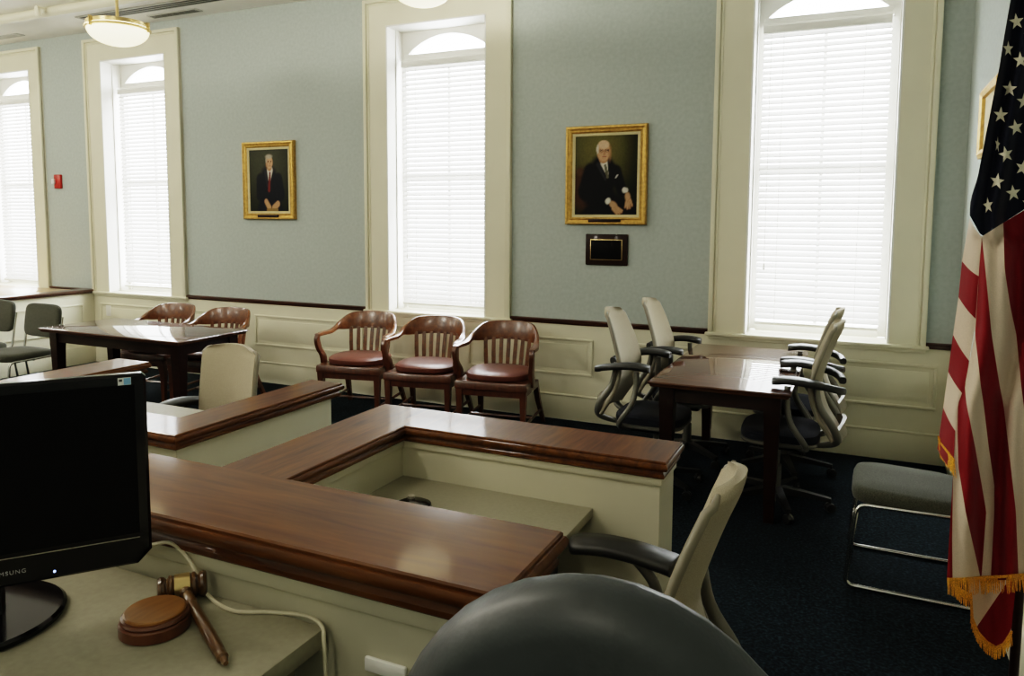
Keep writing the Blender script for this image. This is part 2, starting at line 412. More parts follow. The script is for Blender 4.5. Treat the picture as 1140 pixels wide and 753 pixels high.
MB().tube([(-5, 0, -.05), (3.2, 0, -.05)], .045, 12).build('pipe', M['cream'], t)
h = MB(); h.tube([(.22, -.05, -.05), (.22, -.13, -.05)], .028, 10); h.lathe([(.02, -.06), (.03, -.04), (.03, 0), (.02, .01)], 10, c=(.22, -.11, -.06)); h.build('sprinkler_head', M['cream'], t)

# pendant lamps, plus added unseen fill lights
def make_lamp(loc, label):
    t = thing('pendant_lamp', label, 'pendant lamp', loc, 0, 'bowl pendant lamps')
    R = .207
    prof = [(.02, -.105)] + [(R*math.sin(a), .012-.118*math.cos(a)) for a in [k/14*PI/2 for k in range(2, 15)]]
    MB().loft([[(r*math.cos(k*PI/20), r*math.sin(k*PI/20), z) for k in range(40)] for r, z in [(.0005, -.106)]+prof], caps=False).build('glass_bowl', M['bowl'], t)
    b = MB(); b.lathe([(R+.002, .006), (R+.014, .01), (R+.016, .018), (R+.004, .024)], 40)
    b.lathe([(R-.012, .03), (R+.001, .03), (R+.003, .055), (R-.008, .06)], 40); b.build('brass_band', M['brass'], t)
    bw = MB(); bw.loft([[(r*math.cos(k*PI/20), r*math.sin(k*PI/20), z) for k in range(40)] for r, z in [(R-.01, .024), (R-.001, .03), (R-.002, .052), (R-.03, .054)]], caps=False); bw.build('glass_rim', M['bowl'], t)
    for k in range(3):
        a = k*2*PI/3+.5; MB().box(R-.006, R+.02, -.006, .006, -.004, .064, .002, mat=Matrix.Rotation(a, 4, 'Z')).build('clip', M['brass'], t)
    MB().tube([(0, 0, .06), (0, 0, ZC-loc[2]-.02)], .011, 10).build('rod', M['brass'], t)
    MB().lathe([(.06, 0), (.06, -.012), (.03, -.035), (.012, -.04)], 20, c=(0, 0, ZC-loc[2])).build('canopy', M['brass'], t)
    bulb_or_fill((loc[0], loc[1], loc[2]+.045), 100)
def bulb_or_fill(p, e, r=.06):
    l = bpy.data.lights.new('bulb_or_fill', 'POINT'); l.shadow_soft_size = r; l.energy = e; l.color = (1, .93, .80)
    o = bpy.data.objects.new('bulb_or_fill', l); C.objects.link(o); o.location = p
for x_, y_, e_ in ((-10.5, 3.2, 75), (-8, -.8, 60), (-4.9, .8, 75), (-2.4, .3, 40), (-.4, -1.8, 24), (-5.5, -2.4, 40), (-10.5, -.5, 50), (-7.7, 2.5, 75)): bulb_or_fill((x_, y_, 3.05), e_, .16)  # bare point lights added out of view to brighten the room, no fixtures
make_lamp((-4.98, 3.90, 3.01), 'glowing bowl pendant lamp on a rod, left of the two')
make_lamp((-2.84, 4.62, 3.235), 'glowing bowl pendant lamp cut by the top edge, before the middle window')

# fire alarm, outlet
t = thing('fire_alarm', 'small red fire alarm strobe on the wall between the two left windows', 'fire alarm', (-8.49, WY, 2.065))
MB().box(-.055, .055, -.03, 0, -.08, .08, .006).build('housing', M['red'], t); MB().box(-.07, -.025, -.055, -.028, -.03, .03, .008).build('strobe_lens', M['sticker'], t)
t = thing('wall_outlet', 'white outlet plate on the wainscot left of the dark table', 'outlet', (-7.72, WY-.014, .60))
MB().box(-.04, .04, -.006, 0, -.06, .06, .003).build('cover_plate', M['white'], t)

# ------------------------------------------------------------------ portraits
def canvas(w, h, fn, parent, y):
    nx, nz = 72, 90; bm = bmesh.new()
    V = [[bm.verts.new((-w/2+w*i/nx, y, -h/2+h*j/nz)) for i in range(nx+1)] for j in range(nz+1)]
    for j in range(nz):
        for i in range(nx): bm.faces.new([V[j][i], V[j][i+1], V[j+1][i+1], V[j+1][i]])
    me = bpy.data.meshes.new('painted_canvas'); bm.to_mesh(me); bm.free(); me.materials.append(M['paint'])
    at_ = me.color_attributes.new('paint', 'FLOAT_COLOR', 'POINT')
    for k, v in enumerate(me.vertices):
        at_.data[k].color = (*fn((v.co.x+w/2)/w, (v.co.z+h/2)/h), 1)
    o = bpy.data.objects.new('painted_canvas', me); C.objects.link(o); o.parent = parent; return o
def mixc(a, b, t): return tuple(x*(1-t)+y*t for x, y in zip(a, b))
def ss(a, b, x):
    t = min(1, max(0, (x-a)/(b-a))); return t*t*(3-2*t)
def ell(u, v, cx, cy, rx, ry, ang=0, soft=.12):
    c, s = math.cos(ang), math.sin(ang); x, y = (u-cx), (v-cy)
    x, y = (x*c+y*s)/rx, (-x*s+y*c)/ry
    return 1-ss(1-soft, 1+soft, math.hypot(x, y))
def seg(u, v, x0, y0, x1, y1, r0, r1, soft=.25):
    dx, dy = x1-x0, y1-y0; t = min(1, max(0, ((u-x0)*dx+(v-y0)*dy)/(dx*dx+dy*dy)))
    d = math.hypot(u-x0-t*dx, v-y0-t*dy)/(r0+(r1-r0)*t); return 1-ss(1-soft, 1+soft, d)
SKIN, SKIN2 = (.50, .30, .17), (.36, .19, .10)
def paint_stand(u, v):
    c = mixc((.012, .014, .008), (.045, .048, .028), ell(u, v, .45, .75, .5, .45, 0, .9))
    suit = (.006, .007, .012)
    for a in (seg(u, v, .5, .52, .5, .2, .22, .2), seg(u, v, .5, .62, .5, .5, .1, .2), seg(u, v, .28, .52, .26, .26, .1, .09), seg(u, v, .74, .52, .80, .26, .1, .1), ell(u, v, .52, .0, .33, .28)): c = mixc(c, suit, a)
    c = mixc(c, (.6, .58, .5), seg(u, v, .53, .66, .51, .46, .07, .015)); c = mixc(c, (.13, .022, .016), seg(u, v, .53, .62, .50, .34, .022, .03))
    c = mixc(c, (.018, .019, .026), seg(u, v, .41, .64, .46, .40, .025, .012, .6))
    c = mixc(c, SKIN2, ell(u, v, .52, .70, .055, .05)); c = mixc(c, SKIN, ell(u, v, .52, .795, .085, .105)); c = mixc(c, SKIN2, ell(u, v, .46, .78, .03, .08, 0, .7)*.7)
    c = mixc(c, (.34, .30, .23), ell(u, v, .51, .885, .085, .035, 0, .4)); c = mixc(c, (.30, .26, .2), ell(u, v, .44, .83, .018, .045, 0, .4))
    for x in (.49, .56): c = mixc(c, (.06, .03, .02), ell(u, v, x, .805, .018, .009))
    c = mixc(c, (.3, .12, .08), ell(u, v, .53, .735, .03, .009)); c = mixc(c, (.36, .19, .1), ell(u, v, .53, .77, .012, .025, 0, .6))
    for a in (seg(u, v, .42, .16, .50, .06, .045, .05), seg(u, v, .72, .12, .62, .06, .05, .05)): c = mixc(c, (.42, .25, .13), a)
    c = mixc(c, (.22, .14, .05), seg(u, v, .46, .02, .70, .02, .03, .03)); return c
def paint_sit(u, v):
    c = mixc((.012, .014, .006), (.12, .11, .035), ell(u, v, .40, .85, .42, .40, 0, .95))
    c = mixc(c, (.05, .022, .012), ell(u, v, .12, .32, .18, .26, 0, .4)); c = mixc(c, (.07, .035, .018), ell(u, v, .08, .55, .06, .05, 0, .4)); c = mixc(c, (.006, .007, .004), ss(.7, 1, u)*.6)
    suit = (.005, .005, .007)
    for a in (seg(u, v, .44, .56, .40, .25, .2, .25), seg(u, v, .25, .55, .18, .3, .11, .12), seg(u, v, .18, .3, .5, .14, .12, .08), seg(u, v, .66, .54, .76, .3, .09, .08), seg(u, v, .5, .63, .6, .5, .1, .14), seg(u, v, .6, .12, .95, .02, .16, .12), ell(u, v, .5, .0, .4, .14)): c = mixc(c, suit, a)
    c = mixc(c, (.62, .6, .52), seg(u, v, .47, .66, .53, .50, .055, .015)); c = mixc(c, (.10, .095, .06), seg(u, v, .49, .62, .53, .48, .02, .022))
    c = mixc(c, (.5, .5, .45), seg(u, v, .66, .47, .69, .50, .008, .01))
    c = mixc(c, (.022, .022, .026), seg(u, v, .37, .64, .50, .44, .025, .012, .6))
    c = mixc(c, SKIN2, ell(u, v, .46, .70, .07, .05)); c = mixc(c, SKIN, ell(u, v, .46, .80, .105, .125)); c = mixc(c, (.6, .42, .28), ell(u, v, .46, .885, .09, .055))
    c = mixc(c, SKIN2, ell(u, v, .56, .78, .025, .09, 0, .7)*.7); c = mixc(c, (.55, .5, .4), ell(u, v, .365, .83, .02, .06))
    for x in (.425, .515):
        c = mixc(c, (.10, .05, .03), ell(u, v, x, .81, .036, .022)-ell(u, v, x, .81, .024, .013)); c = mixc(c, (.05, .03, .02), ell(u, v, x, .81, .014, .008))
    c = mixc(c, (.28, .1, .07), ell(u, v, .47, .735, .035, .008)); c = mixc(c, (.38, .2, .11), ell(u, v, .472, .775, .016, .026, 0, .6))
    HD, HS = (.44, .27, .15), (.24, .12, .06)
    for (hx, hy, rx, ry, an, fs) in ((.63, .125, .07, .042, -.5, ((.68, .10, .77, .055), (.67, .085, .76, .035), (.65, .075, .73, .02), (.62, .08, .69, .012))), (.855, .225, .042, .06, .2, ((.84, .18, .82, .10), (.86, .17, .855, .085), (.88, .175, .89, .09), (.895, .19, .925, .12)))):
        c = mixc(c, HD, ell(u, v, hx, hy, rx, ry, an, .3))
        for x0, y0, x1, y1 in fs: c = mixc(c, HS, seg(u, v, x0, y0-.004, x1, y1-.006, .019, .016, .4)); c = mixc(c, HD, seg(u, v, x0, y0, x1, y1, .015, .011, .4))
    for a in (seg(u, v, .535, .17, .55, .18, .035, .035), seg(u, v, .80, .31, .83, .31, .035, .03)): c = mixc(c, (.6, .58, .5), a)
    return c
def make_portrait(label, x, z, W, H, fn):
    t = thing('framed_portrait', label, 'painting', (x, WY, z)); fw = .058
    def frame(mb, W, H, prof):
        rings = []
        for ins, y in prof: rings.append([(sx*(W/2-ins), -y, sz*(H/2-ins)) for sx, sz in ((-1, -1), (1, -1), (1, 1), (-1, 1))])
        mb.loft(rings, caps=False)
    f = MB(); frame(f, W, H, [(0, .0), (0, .035), (.008, .046), (.018, .046), (.024, .038), (.036, .034), (.046, .04), (fw, .03), (fw, .015)]); f.build('gilt_frame', M['gold'], t, smooth=.4)
    f = MB(); frame(f, W-2*fw+.004, H-2*fw+.004, [(0, .02), (0, .03), (.022, .024), (.024, .018)]); f.build('linen_liner', M['linen'], t)
    canvas(W-2*fw-.04, H-2*fw-.04, fn, t, -.02)
    MB().box(-.13*W/.66, .13*W/.66, -.05, -.03, -H/2+.018, -H/2+.044, .002).build('nameplate', M['plaque'], t)
make_portrait('gilt-framed portrait of a standing person in dark suit and red tie', -5.32, 2.025, .65, .76, paint_stand)
make_portrait('gilt-framed portrait of a seated person in dark suit, hands on lap, above plaque', -1.865, 2.01, .67, .78, paint_sit)
t = thing('wall_plaque', 'small dark wooden plaque with a thin gold border below the seated portrait', 'plaque', (-1.852, WY, 1.42))
MB().box(-.175, .175, -.02, 0, -.125, .125, .008).build('backing_board', M['plaque'], t)
MB().box(-.132, .132, -.024, -.018, -.082, .082, .001).build('gold_border', M['brass'], t)
MB().box(-.127, .127, -.026, -.018, -.077, .077, .001).build('engraved_plate', M['plate'], t)
t = thing('framed_picture', 'gold-framed picture on the right wall half hidden by the flag', 'painting', (XR, 4.69, 2.2))
f = MB(); f.loft([[(-y, s1*(.31-i), s2*(.19-i)) for s1, s2 in ((-1, -1), (1, -1), (1, 1), (-1, 1))] for i, y in ((0, 0), (0, .03), (.02, .04), (.045, .03), (.05, .012))], caps=False); f.build('gilt_frame', M['gold'], t, smooth=.4)
MB().box(-.014, 0, -.265, .265, -.145, .145).build('picture_sheet', M['linen'], t)

# ------------------------------------------------------------------ low partition at far left
t = thing('low_partition', 'cream panelled low partition with dark cap rail running out from the back wall', 'partition', (-7.96, 3.6, 0))
p = MB(); p.box(-.10, 0, -1.8, 2.186, 0, .79); p.box(-.1, .018, -1.8, 2.17, 0, .2, .003)
q = MB()
def pfx(mb, y0, y1, z0, z1, x, w=.02, d=.012):
    mb.box(x, x+d, y0, y1, z1-w, z1, .004); mb.box(x, x+d, y0, y1, z0, z0+w, .004); mb.box(x, x+d, y0, y0+w, z0+w, z1-w, .004); mb.box(x, x+d, y1-w, y1, z0+w, z1-w, .004)
pfx(q, 1.05, 2.05, .36, .68, 0); pfx(q, -.1, .9, .36, .68, 0); pfx(q, -1.3, -.25, .36, .68, 0)
p.build('panel_wall', M['cream'], t); q.build('panel_moulding', M['cream'], t)
s = MB(); slab(s, [(-.13, -1.82), (.03, -1.82), (.03, 2.16), (-.13, 2.16)], .838, [(-.01, -.045), (0, -.04), (.003, -.025), (.01, -.018), (.01, -.006), (.0, 0)]); s.build('cap_rail', M['rail'], t)
t = thing('oak_counter', 'light oak counter top beyond the low partition under the leftmost window', 'counter', (-9.3, 5.2, 0))
MB().box(-1.0, 1.15, -.3, .5, .79, .825, .006).build('counter_top', M['oak'], t); MB().box(-.95, 1.1, -.22, .45, 0, .79).build('base_panel', M['cream'], t)

# ------------------------------------------------------------------ benches
def arm_panel(mb, x0, x1, y0, y1, z1, z0=0): mb.box(x0, x1, y0, y1, z0, z1)
# raised platform behind the front bench
struct(MB().box(-4.2, .45, -2.6, 1.08, 0, .32).build('trim_6', M['carpet']))
# judge's bench
t = thing('judge_bench', 'front cream bench with broad glossy mahogany cap rail, nearest the camera', 'bench', (-2.2, .97, 0))
ox, oy = -2.2, .97
MB().box(-1.9, -.435-ox, .885-oy, 1.06-oy, 0, 1.10).build('panel_wall', M['panel'], t)
MB().box(-1.9, -.425-ox, .877-oy, 1.068-oy, 1.082, 1.112, .003).build('cap_moulding', M['panel'], t)
s = MB(); slab(s, [(-1.9, .865-oy), (-.418-ox, .865-oy), (-.418-ox, 1.082-oy), (-1.9, 1.082-oy)], 1.17); s.build('cap_rail', M['cap'], t)
t = thing('judge_desk', 'beige laminate desk top behind the front bench, carrying monitor and gavel', 'desk', (-1.6, .55, .32))
MB().box(-1.0, -.715+1.6, .10-.55, .876-.55, .695, .725, .002).build('desktop', M['desk'], t)
MB().box(-.98, -.745+1.6, .70-.55, .84-.55, .63, .695).build('apron', M['desk_edge'], t)
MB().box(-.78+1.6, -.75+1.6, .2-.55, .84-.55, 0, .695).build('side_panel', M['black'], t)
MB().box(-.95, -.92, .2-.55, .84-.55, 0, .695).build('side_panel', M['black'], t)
# witness bench (middle)
t = thing('witness_bench', 'L-shaped cream enclosure with mahogany cap rail in the middle of the room', 'bench', (-1.1, 1.9, 0))
ox, oy = -1.1, 1.9
p = MB(); p.box(-1.70-ox, -1.50-ox, 1.07-oy, 2.48-oy, 0, .85); p.box(-1.50-ox, -.545-ox, 2.29-oy, 2.48-oy, 0, .85); p.build('panel_wall', M['panel'], t)
p = MB(); p.box(-1.71-ox, -1.49-ox, 1.07-oy, 2.49-oy, .83, .856, .003); p.box(-1.49-ox, -.537-ox, 2.28-oy, 2.49-oy, .83, .856, .003); p.build('cap_moulding', M['panel'], t)
s = MB(); slab(s, [(-1.72-ox, 1.085-oy), (-1.48-ox, 1.085-oy), (-1.48-ox, 2.27-oy), (-.528-ox, 2.27-oy), (-.528-ox, 2.50-oy), (-1.72-ox, 2.50-oy)], .915); s.build('cap_rail', M['captrim'], t)
MB().box(-1.50-ox, -.765-ox, 1.5-oy, 2.29-oy, .69, .72, .002).build('desktop', M['desk'], t)
MB().box(-.90-ox, -.885-ox, 1.6-oy, 2.29-oy, .0, .69).build('side_panel', M['black'], t)  # support panel, coloured black to stand in for the shade under the desk
# clerk bench (left)
t = thing('clerk_bench', 'U-shaped cream enclosure with mahogany cap rail behind the monitor, holding beige chair', 'bench', (-2.8, 2.2, 0))
ox, oy = -2.8, 2.2
X0, X1, Y0, Y1, W_ = -3.55, -2.125, 1.825, 2.735, .165
p = MB(); p.box(X0+.03-ox, X1-.03-ox, Y0+.03-oy, Y0+W_-.025-oy, 0, .85); p.box(X0+.03-ox, X0+.18-ox, Y0+W_-.025-oy, Y1-.03-oy, 0, .85); p.box(X1-W_+.03-ox, X1-.03-ox, Y0+W_-.025-oy, Y1-.03-oy, 0, .85); p.build('panel_wall', M['panel'], t)
s = MB(); slab(s, [(X0-ox, Y0-oy), (X1-ox, Y0-oy), (X1-ox, Y1-oy), (X1-W_-ox, Y1-oy), (X1-W_-ox, Y0+W_-oy), (X0+.22-ox, Y0+W_-oy), (X0+.22-ox, Y1-.03-oy), (X0-ox, Y1-.03-oy)], .915); s.build('cap_rail', M['captrim'], t)
MB().box(X0+.18-ox, X1-W_+.03-ox, Y0+W_-.03-oy, 2.66-oy, .69, .72, .002).build('desktop', M['desk'], t)

# ------------------------------------------------------------------ tables
def make_table(name, label, x0, x1, y0, y1, leg_h):
    cx, cy = (x0+x1)/2, (y0+y1)/2; t = thing(name, label, 'table', (cx, cy, 0)); hx, hy = (x1-x0)/2, (y1-y0)/2
    s = MB(); slab(s, [(-hx, -hy), (hx, -hy), (hx, hy), (-hx, hy)], .748, [(-.03, -.034), (-.012, -.034), (-.008, -.028), (-.008, -.022), (.0, -.018), (.004, -.010), (0, -.003), (-.008, 0)]); s.build('tabletop', M['table'], t)
    a = MB(); i = .07
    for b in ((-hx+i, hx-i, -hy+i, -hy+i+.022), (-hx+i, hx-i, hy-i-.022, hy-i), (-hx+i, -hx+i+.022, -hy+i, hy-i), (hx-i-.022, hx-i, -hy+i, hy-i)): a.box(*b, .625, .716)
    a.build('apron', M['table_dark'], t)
    for sx in (-1, 1):
        for sy in (-1, 1):
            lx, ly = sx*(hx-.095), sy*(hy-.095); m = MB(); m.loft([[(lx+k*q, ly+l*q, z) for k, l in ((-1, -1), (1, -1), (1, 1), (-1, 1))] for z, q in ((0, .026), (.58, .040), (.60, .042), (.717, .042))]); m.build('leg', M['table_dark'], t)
make_table('conference_table', 'dark wood table by the right window between tan high-backed task chairs', -1.075, -.31, 4.17, 5.62, .7)
make_table('conference_table', 'dark polished table at far left with two captain chairs behind it', -6.13, -4.545, 3.95, 4.65, .7)

# ------------------------------------------------------------------ captain chair
def make_captain(label, loc, rz, group):
    t = thing('captain_chair', label, 'chair', loc, rz, group)
    # seat: shield-shaped slab
    def seat_ring(off, z): return [(p[0]*(1+off), p[1]*(1+off), z) for p in [(-.285, -.25), (-.15, -.262), (0, -.266), (.15, -.262), (.285, -.25), (.288, -.1), (.265, .08), (.21, .2), (.1, .245), (0, .255), (-.1, .245), (-.21, .2), (-.265, .08), (-.288, -.1)]]
    MB().loft([seat_ring(-.02, .375), seat_ring(0, .38), seat_ring(0, .425), seat_ring(-.025, .436)]).build('seat', M['chair_dark'], t)
    cu = [(.88, .437), (.93, .445), (.95, .462), (.94, .48), (.88, .492), (.6, .502), (.15, .504)]
    MB().loft([[(p[0]*k*.98, p[1]*k*1.0+.002, z) for p in [(.27*math.copysign(abs(math.cos(a))**.75, math.cos(a)), .255*math.copysign(abs(math.sin(a))**.75, math.sin(a))) for a in [i/28*2*PI for i in range(28)]]] for k, z in cu]).build('seat_cushion', M['oxblood'], t)
    # bow: arms sweeping up into the crest
    N = 36; rings = []
    for i in range(N+1):
        u = -1+2*i/N; a = abs(u); sg = 1 if u > 0 else -1
        if a > .62:   # straight-ish arm
            k = (a-.62)/.38; x = .275+.030*math.sin(k*PI*.5); y = .08-.265*k
        else:
            th = a/.62*PI/2; x = .275*math.sin(th)**.9 if th > 0 else 0; y = .08+.185*math.cos(th)
        rise = 1-ss(.28, .74, a)
        ztop = .695+.112*rise+.030*(1-(min(a, .42)/.42)**2); zbot = ztop-.030-.118*(1-ss(.25, .66, a))
        w_ = .024+.030*ss(.45, .8, a)-.012*ss(.9, 1, a)
        if a > .9: ztop -= .006*(a-.9)/.1
        n = Vector((x*sg, (y-.0), 0)); n = Vector((sg*min(1, a/.62)**1.2, (1-min(1, a/.62))**.8+1e-4, 0)).normalized()
        lean = .035*rise
        c = Vector((x*sg, y, 0))
        sec = []
        for px, pz in ((-.5, .1), (-.5, .9), (-.35, 1), (.35, 1), (.5, .9), (.5, .1), (.35, 0), (-.35, 0)):
            z = zbot+(ztop-zbot)*pz; q = c+n*(px*w_)+Vector((0, lean*(z-.66)/.15 if z > .5 else 0, z)); sec.append(q)
        rings.append(sec)
    MB().loft(rings).build('arm_bow', M['chair'], t, smooth=.8)
    for k in range(7):
        u = (k-3)/3; xb, xt = .165*u, .185*u; yb = .245-.035*u*u; yt = .262-.045*u*u; m = MB()
        m.loft([[(x-sx*.5*w2 if False else x+sx*w2, y+sy*.006, z) for sx, sy in ((-1, -1), (1, -1), (1, 1), (-1, 1))] for x, y, z, w2 in ((xb, yb-.03, .43, .013), ((xb+xt)/2, (yb+yt)/2-.02, .56, .016), (xt, yt, .70, .014))]); m.build('slat', M['chair'], t)
    for sx in (-1, 1):   # curved arm posts
        pts = spline([(sx*.302, -.172, .685), (sx*.306, -.185, .64), (sx*.300, -.165, .565), (sx*.286, -.125, .50), (sx*.286, -.10, .43), (sx*.284, -.08, .385)], 5); m = MB(); rr = []
        for i, p in enumerate(pts):
            k = i/(len(pts)-1); hw, hd = .017, .026+.014*k
            rr.append([p+Vector((a*hw, b*hd, 0)) for a, b in ((-1, -.8), (-.8, -1), (.8, -1), (1, -.8), (1, .8), (.8, 1), (-.8, 1), (-1, .8))])
        m.loft(rr); m.build('arm_post', M['chair_dark'], t)
        m = MB(); m.loft([[(x+a*q, y+b*q, z) for a, b in ((-1, -1), (1, -1), (1, 1), (-1, 1))] for x, y, z, q in ((sx*.25, -.225, 0, .015), (sx*.252, -.222, .3, .023), (sx*.252, -.222, .38, .026))]); m.build('front_leg', M['chair_dark'], t)
        m = MB(); m.loft([[(x+a*q, y+b*q*1.1, z) for a, b in ((-1, -1), (1, -1), (1, 1), (-1, 1))] for x, y, z, q in ((sx*.27, .36, 0, .015), (sx*.245, .27, .2, .019), (sx*.235, .20, .38, .022))]); m.build('rear_leg', M['chair_dark'], t)
        MB().tube([(sx*.251, -.22, .10), (sx*.258, .31, .115)], .011, 8).build('stretcher', M['chair_dark'], t)
    MB().tube([(-.254, .05, .108), (.254, .05, .108)], .011, 8).build('stretcher', M['chair_dark'], t)
    a = MB(); a.box(-.25, .25, -.236, -.214, .325, .38); a.box(-.235, .235, .18, .2, .33, .38)
    for sx in (-1, 1): a.box(sx*.25-.011, sx*.25+.011, -.22, .2, .325, .38)
    a.build('seat_apron', M['chair_dark'], t)
    return t
cc = make_captain('wooden captain chair with red leather cushion, leftmost of three along the wall', (-3.87, 5.26, 0), .20, 'captain chairs with red cushions along the wall')
dup(cc, (-3.19, 5.25, 0), .18, 'wooden captain chair with shiny red cushion, middle of three along the wall')
dup(cc, (-2.53, 5.24, 0), .16, 'wooden captain chair with red cushion, rightmost of three along the wall')
o = dup(cc, (-5.90, 4.92, 0), .12, 'wooden captain chair behind far left table, farther from the beige chair'); o['group'] = 'captain chairs at the far left table'
o = dup(cc, (-5.20, 4.90, 0), .10, 'wooden captain chair behind far left table, near its right corner'); o['group'] = 'captain chairs at the far left table'

# ------------------------------------------------------------------ mesh-back task chair
def make_task(label, loc, rz, group, low=0.0, name='task_chair', pad=False, upright=False):
    t = thing(name, label, 'office chair', loc, rz, group); L = -low
    prof = spline([(.325, .47), (.295, .52), (.245, .60), (.212, .70), (.208, .78), (.235, .88), (.27, .98), (.302, 1.06), (.312, 1.11)], 4)
    if upright: prof = [Vector((p[0] if p[1] < .78 else .208+(p[0]-.208)*.35, p[1])) for p in prof]
    def hw(z):
        if upright: return .205-.01*(1-ss(.46, .6, z))
        return .225-.028*ss(.72, .95, z)-.045*ss(.9, 1.12, z)-.02*(1-ss(.46, .6, z))
    rows = []; rowsb = []; NX = 10
    for i, p in enumerate(prof):
        y, z = p[0], p[1]; k = i/(len(prof)-1); w_ = hw(z)
        if z > 1.03: w_ *= 1-.30*((z-1.03)/.08)**4
        r = []
        for j in range(NX+1):
            u = j/NX*2-1; yy = y-.045*u*u+(.01 if k > .9 else 0)*abs(u); zz = z-.012*u*u*ss(.85, 1, k)
            r.append(Vector((u*w_, yy, zz+L)))
        rows.append(r)
    th = .024
    rings = []
    for r in rows:
        rings.append(r+[p+Vector((0, th, 0)) for p in r[::-1]])
    MB().loft(rings).build('backrest', M['mesh'], t, smooth=.9)
    for q, sg in ((0, -1), (-1, 1)):
        fr = MB(); fr.tube([r[q]+Vector((sg*.003, .014, 0)) for r in rows[:-1]], [.013]*(len(rows)-4)+[.011, .009, .006], 6); fr.build('back_frame', M['taupe'], t, smooth=1.2)
    # lower uprights that reach under the seat
    for sx in (-1, 1):
        m = MB(); pts = spline([(sx*.215, .20, .80+L), (sx*.222, .225, .66+L), (sx*.215, .30, .54+L), (sx*.18, .315, .46+L), (sx*.12, .22, .415+L), (sx*.06, .08, .40+L)], 5)
        m.tube(pts, [.014+.008*math.sin(i/(len(pts)-1)*PI) for i in range(len(pts))], 8, squash=.8); m.build('back_upright', M['alu'], t, smooth=1.2)
    m = MB(); m.loft([[(x, y+d*.02, z+L) for x, y, z, d in ((-.2, .315, .46, 0), (-.1, .345, .475, 0), (0, .352, .48, 0), (.1, .345, .475, 0), (.2, .315, .46, 0), (.19, .31, .53, 0), (.1, .335, .555, 0), (0, .345, .56, 0), (-.1, .335, .555, 0), (-.19, .31, .53, 0))][::1], [(x, y+.018, z+L) for x, y, z in ((-.2, .315, .46), (-.1, .345, .475), (0, .352, .48), (.1, .345, .475), (.2, .315, .46), (.19, .31, .53), (.1, .335, .555), (0, .345, .56), (-.1, .335, .555), (-.19, .31, .53))]]); m.build('lumbar_shell', M['taupe'], t, smooth=1)
    # seat
    def se(k, z, dy=0): return [(.232*k*math.copysign(abs(math.cos(a))**.55, math.cos(a)), (.015+.215*k*math.copysign(abs(math.sin(a))**.55, math.sin(a))), z+L) for a in [i/32*2*PI for i in range(32)]]
    MB().loft([se(.9, .425), se(.98, .432), se(1, .45), se(.98, .472), se(.9, .484), se(.5, .486), se(.1, .484)]).build('seat', M['seatfab'], t)
    MB().loft([se(.96, .405), se(1.0, .412), se(1.0, .428), se(.95, .432)]).build('seat_pan', M['alu'], t)
    # arms
    for sx in (-1, 1):
        path = spline([(sx*.262, -.19, .735), (sx*.268, -.10, .745), (sx*.270, .0, .742), (sx*.268, .10, .728), (sx*.266, .125, .722)] if pad else [(sx*.262, -.02, .784), (sx*.268, .05, .795), (sx*.272, .12, .795), (sx*.268, .19, .786), (sx*.250, .265, .770), (sx*.215, .315, .752), (sx*.15, .335, .738)], 5); rr = []
        n = len(path)
        for i, p in enumerate(path):
            k = i/(n-1); q = path[min(i+1, n-1)]-path[max(i-1, 0)]; sd = Vector((q.y, -q.x, 0)).normalized()
            w_ = .052 if pad else .050*(1-ss(.45, .85, k))+.02*ss(.45, .85, k); h_ = .018; e = math.sqrt(max(0.05, 1-((.09-k)/.1)**2)) if k < .09 else (math.sqrt(max(.05, 1-((k-.9)/.1)**2)) if pad and k > .9 else 1); w_ *= e
            rr.append([p+Vector((0, 0, L))+sd*(a*w_)+Vector((0, 0, b*h_)) for a, b in ((-1, -.3), (-.85, -.9), (-.4, -1.1), (.4, -1.1), (.85, -.9), (1, -.3), (1, .4), (.8, .95), (0, 1.2), (-.8, .95), (-1, .4))])
        MB().loft(rr).build('armrest', M['padblack'], t, smooth=1)
        m = MB(); pts = spline([(sx*.268, (.0 if pad else .06), (.73 if pad else .765)+L), (sx*.272, .06, .66+L), (sx*.285, .085, .56+L), (sx*.275, .15, .46+L), (sx*.22, .16, .41+L), (sx*.10, .08, .395+L)], 5)
        m.tube(pts, .017, 8); m.build('arm_post', M['alu'], t, smooth=1.2)
    m = MB(); m.box(-.11, .11, -.10, .14, .355+L, .405+L, .015); m.build('tilt_mechanism', M['black'], t)
    m = MB(); m.lathe([(.024, .09), (.028, .1), (.028, .24+L*.5), (.018, .245+L*.5), (.018, .36+L)], 14); m.build('gas_column', M['alu'], t)
    for k in range(5):
        a = k*2*PI/5+.3; d = Vector((math.cos(a), math.sin(a), 0)); sd = Vector((-d.y, d.x, 0)); m = MB()
        m.loft([[d*r+sd*(x*w2)+Vector((0, 0, z+h2*y)) for x, y in ((-1, -1), (1, -1), (1, 1), (-1, 1))] for r, z, w2, h2 in ((.02, .095, .028, .022), (.15, .088, .022, .016), (.30, .072, .016, .010))])
        lg = m.build('base_leg', M['black'], t)
        m = MB(); mm = Matrix.Translation(d*.295+Vector((0, 0, .028))) @ Matrix.Rotation(a+.6, 4, 'Z') @ Matrix.Rotation(PI/2, 4, 'X')
        m.lathe([(.012, -.022), (.026, -.02), (.028, -.006), (.02, 0), (.028, .006), (.026, .02), (.012, .022)], 14, mat=mm); m.tube([d*.295+Vector((0, 0, .03)), d*.295+Vector((0, 0, .07))], .008, 6)
        m.build('caster', M['black'], lg)
    return t
G = 'tan task chairs at the right conference table'
tc = make_task('tan high-backed task chair left of conference table, nearer the camera', (-1.12, 4.57, 0), PI/2, G)
dup(tc, (-1.06, 5.23, 0), PI/2-.03, 'tan high-backed task chair left of conference table, nearer the window wall')
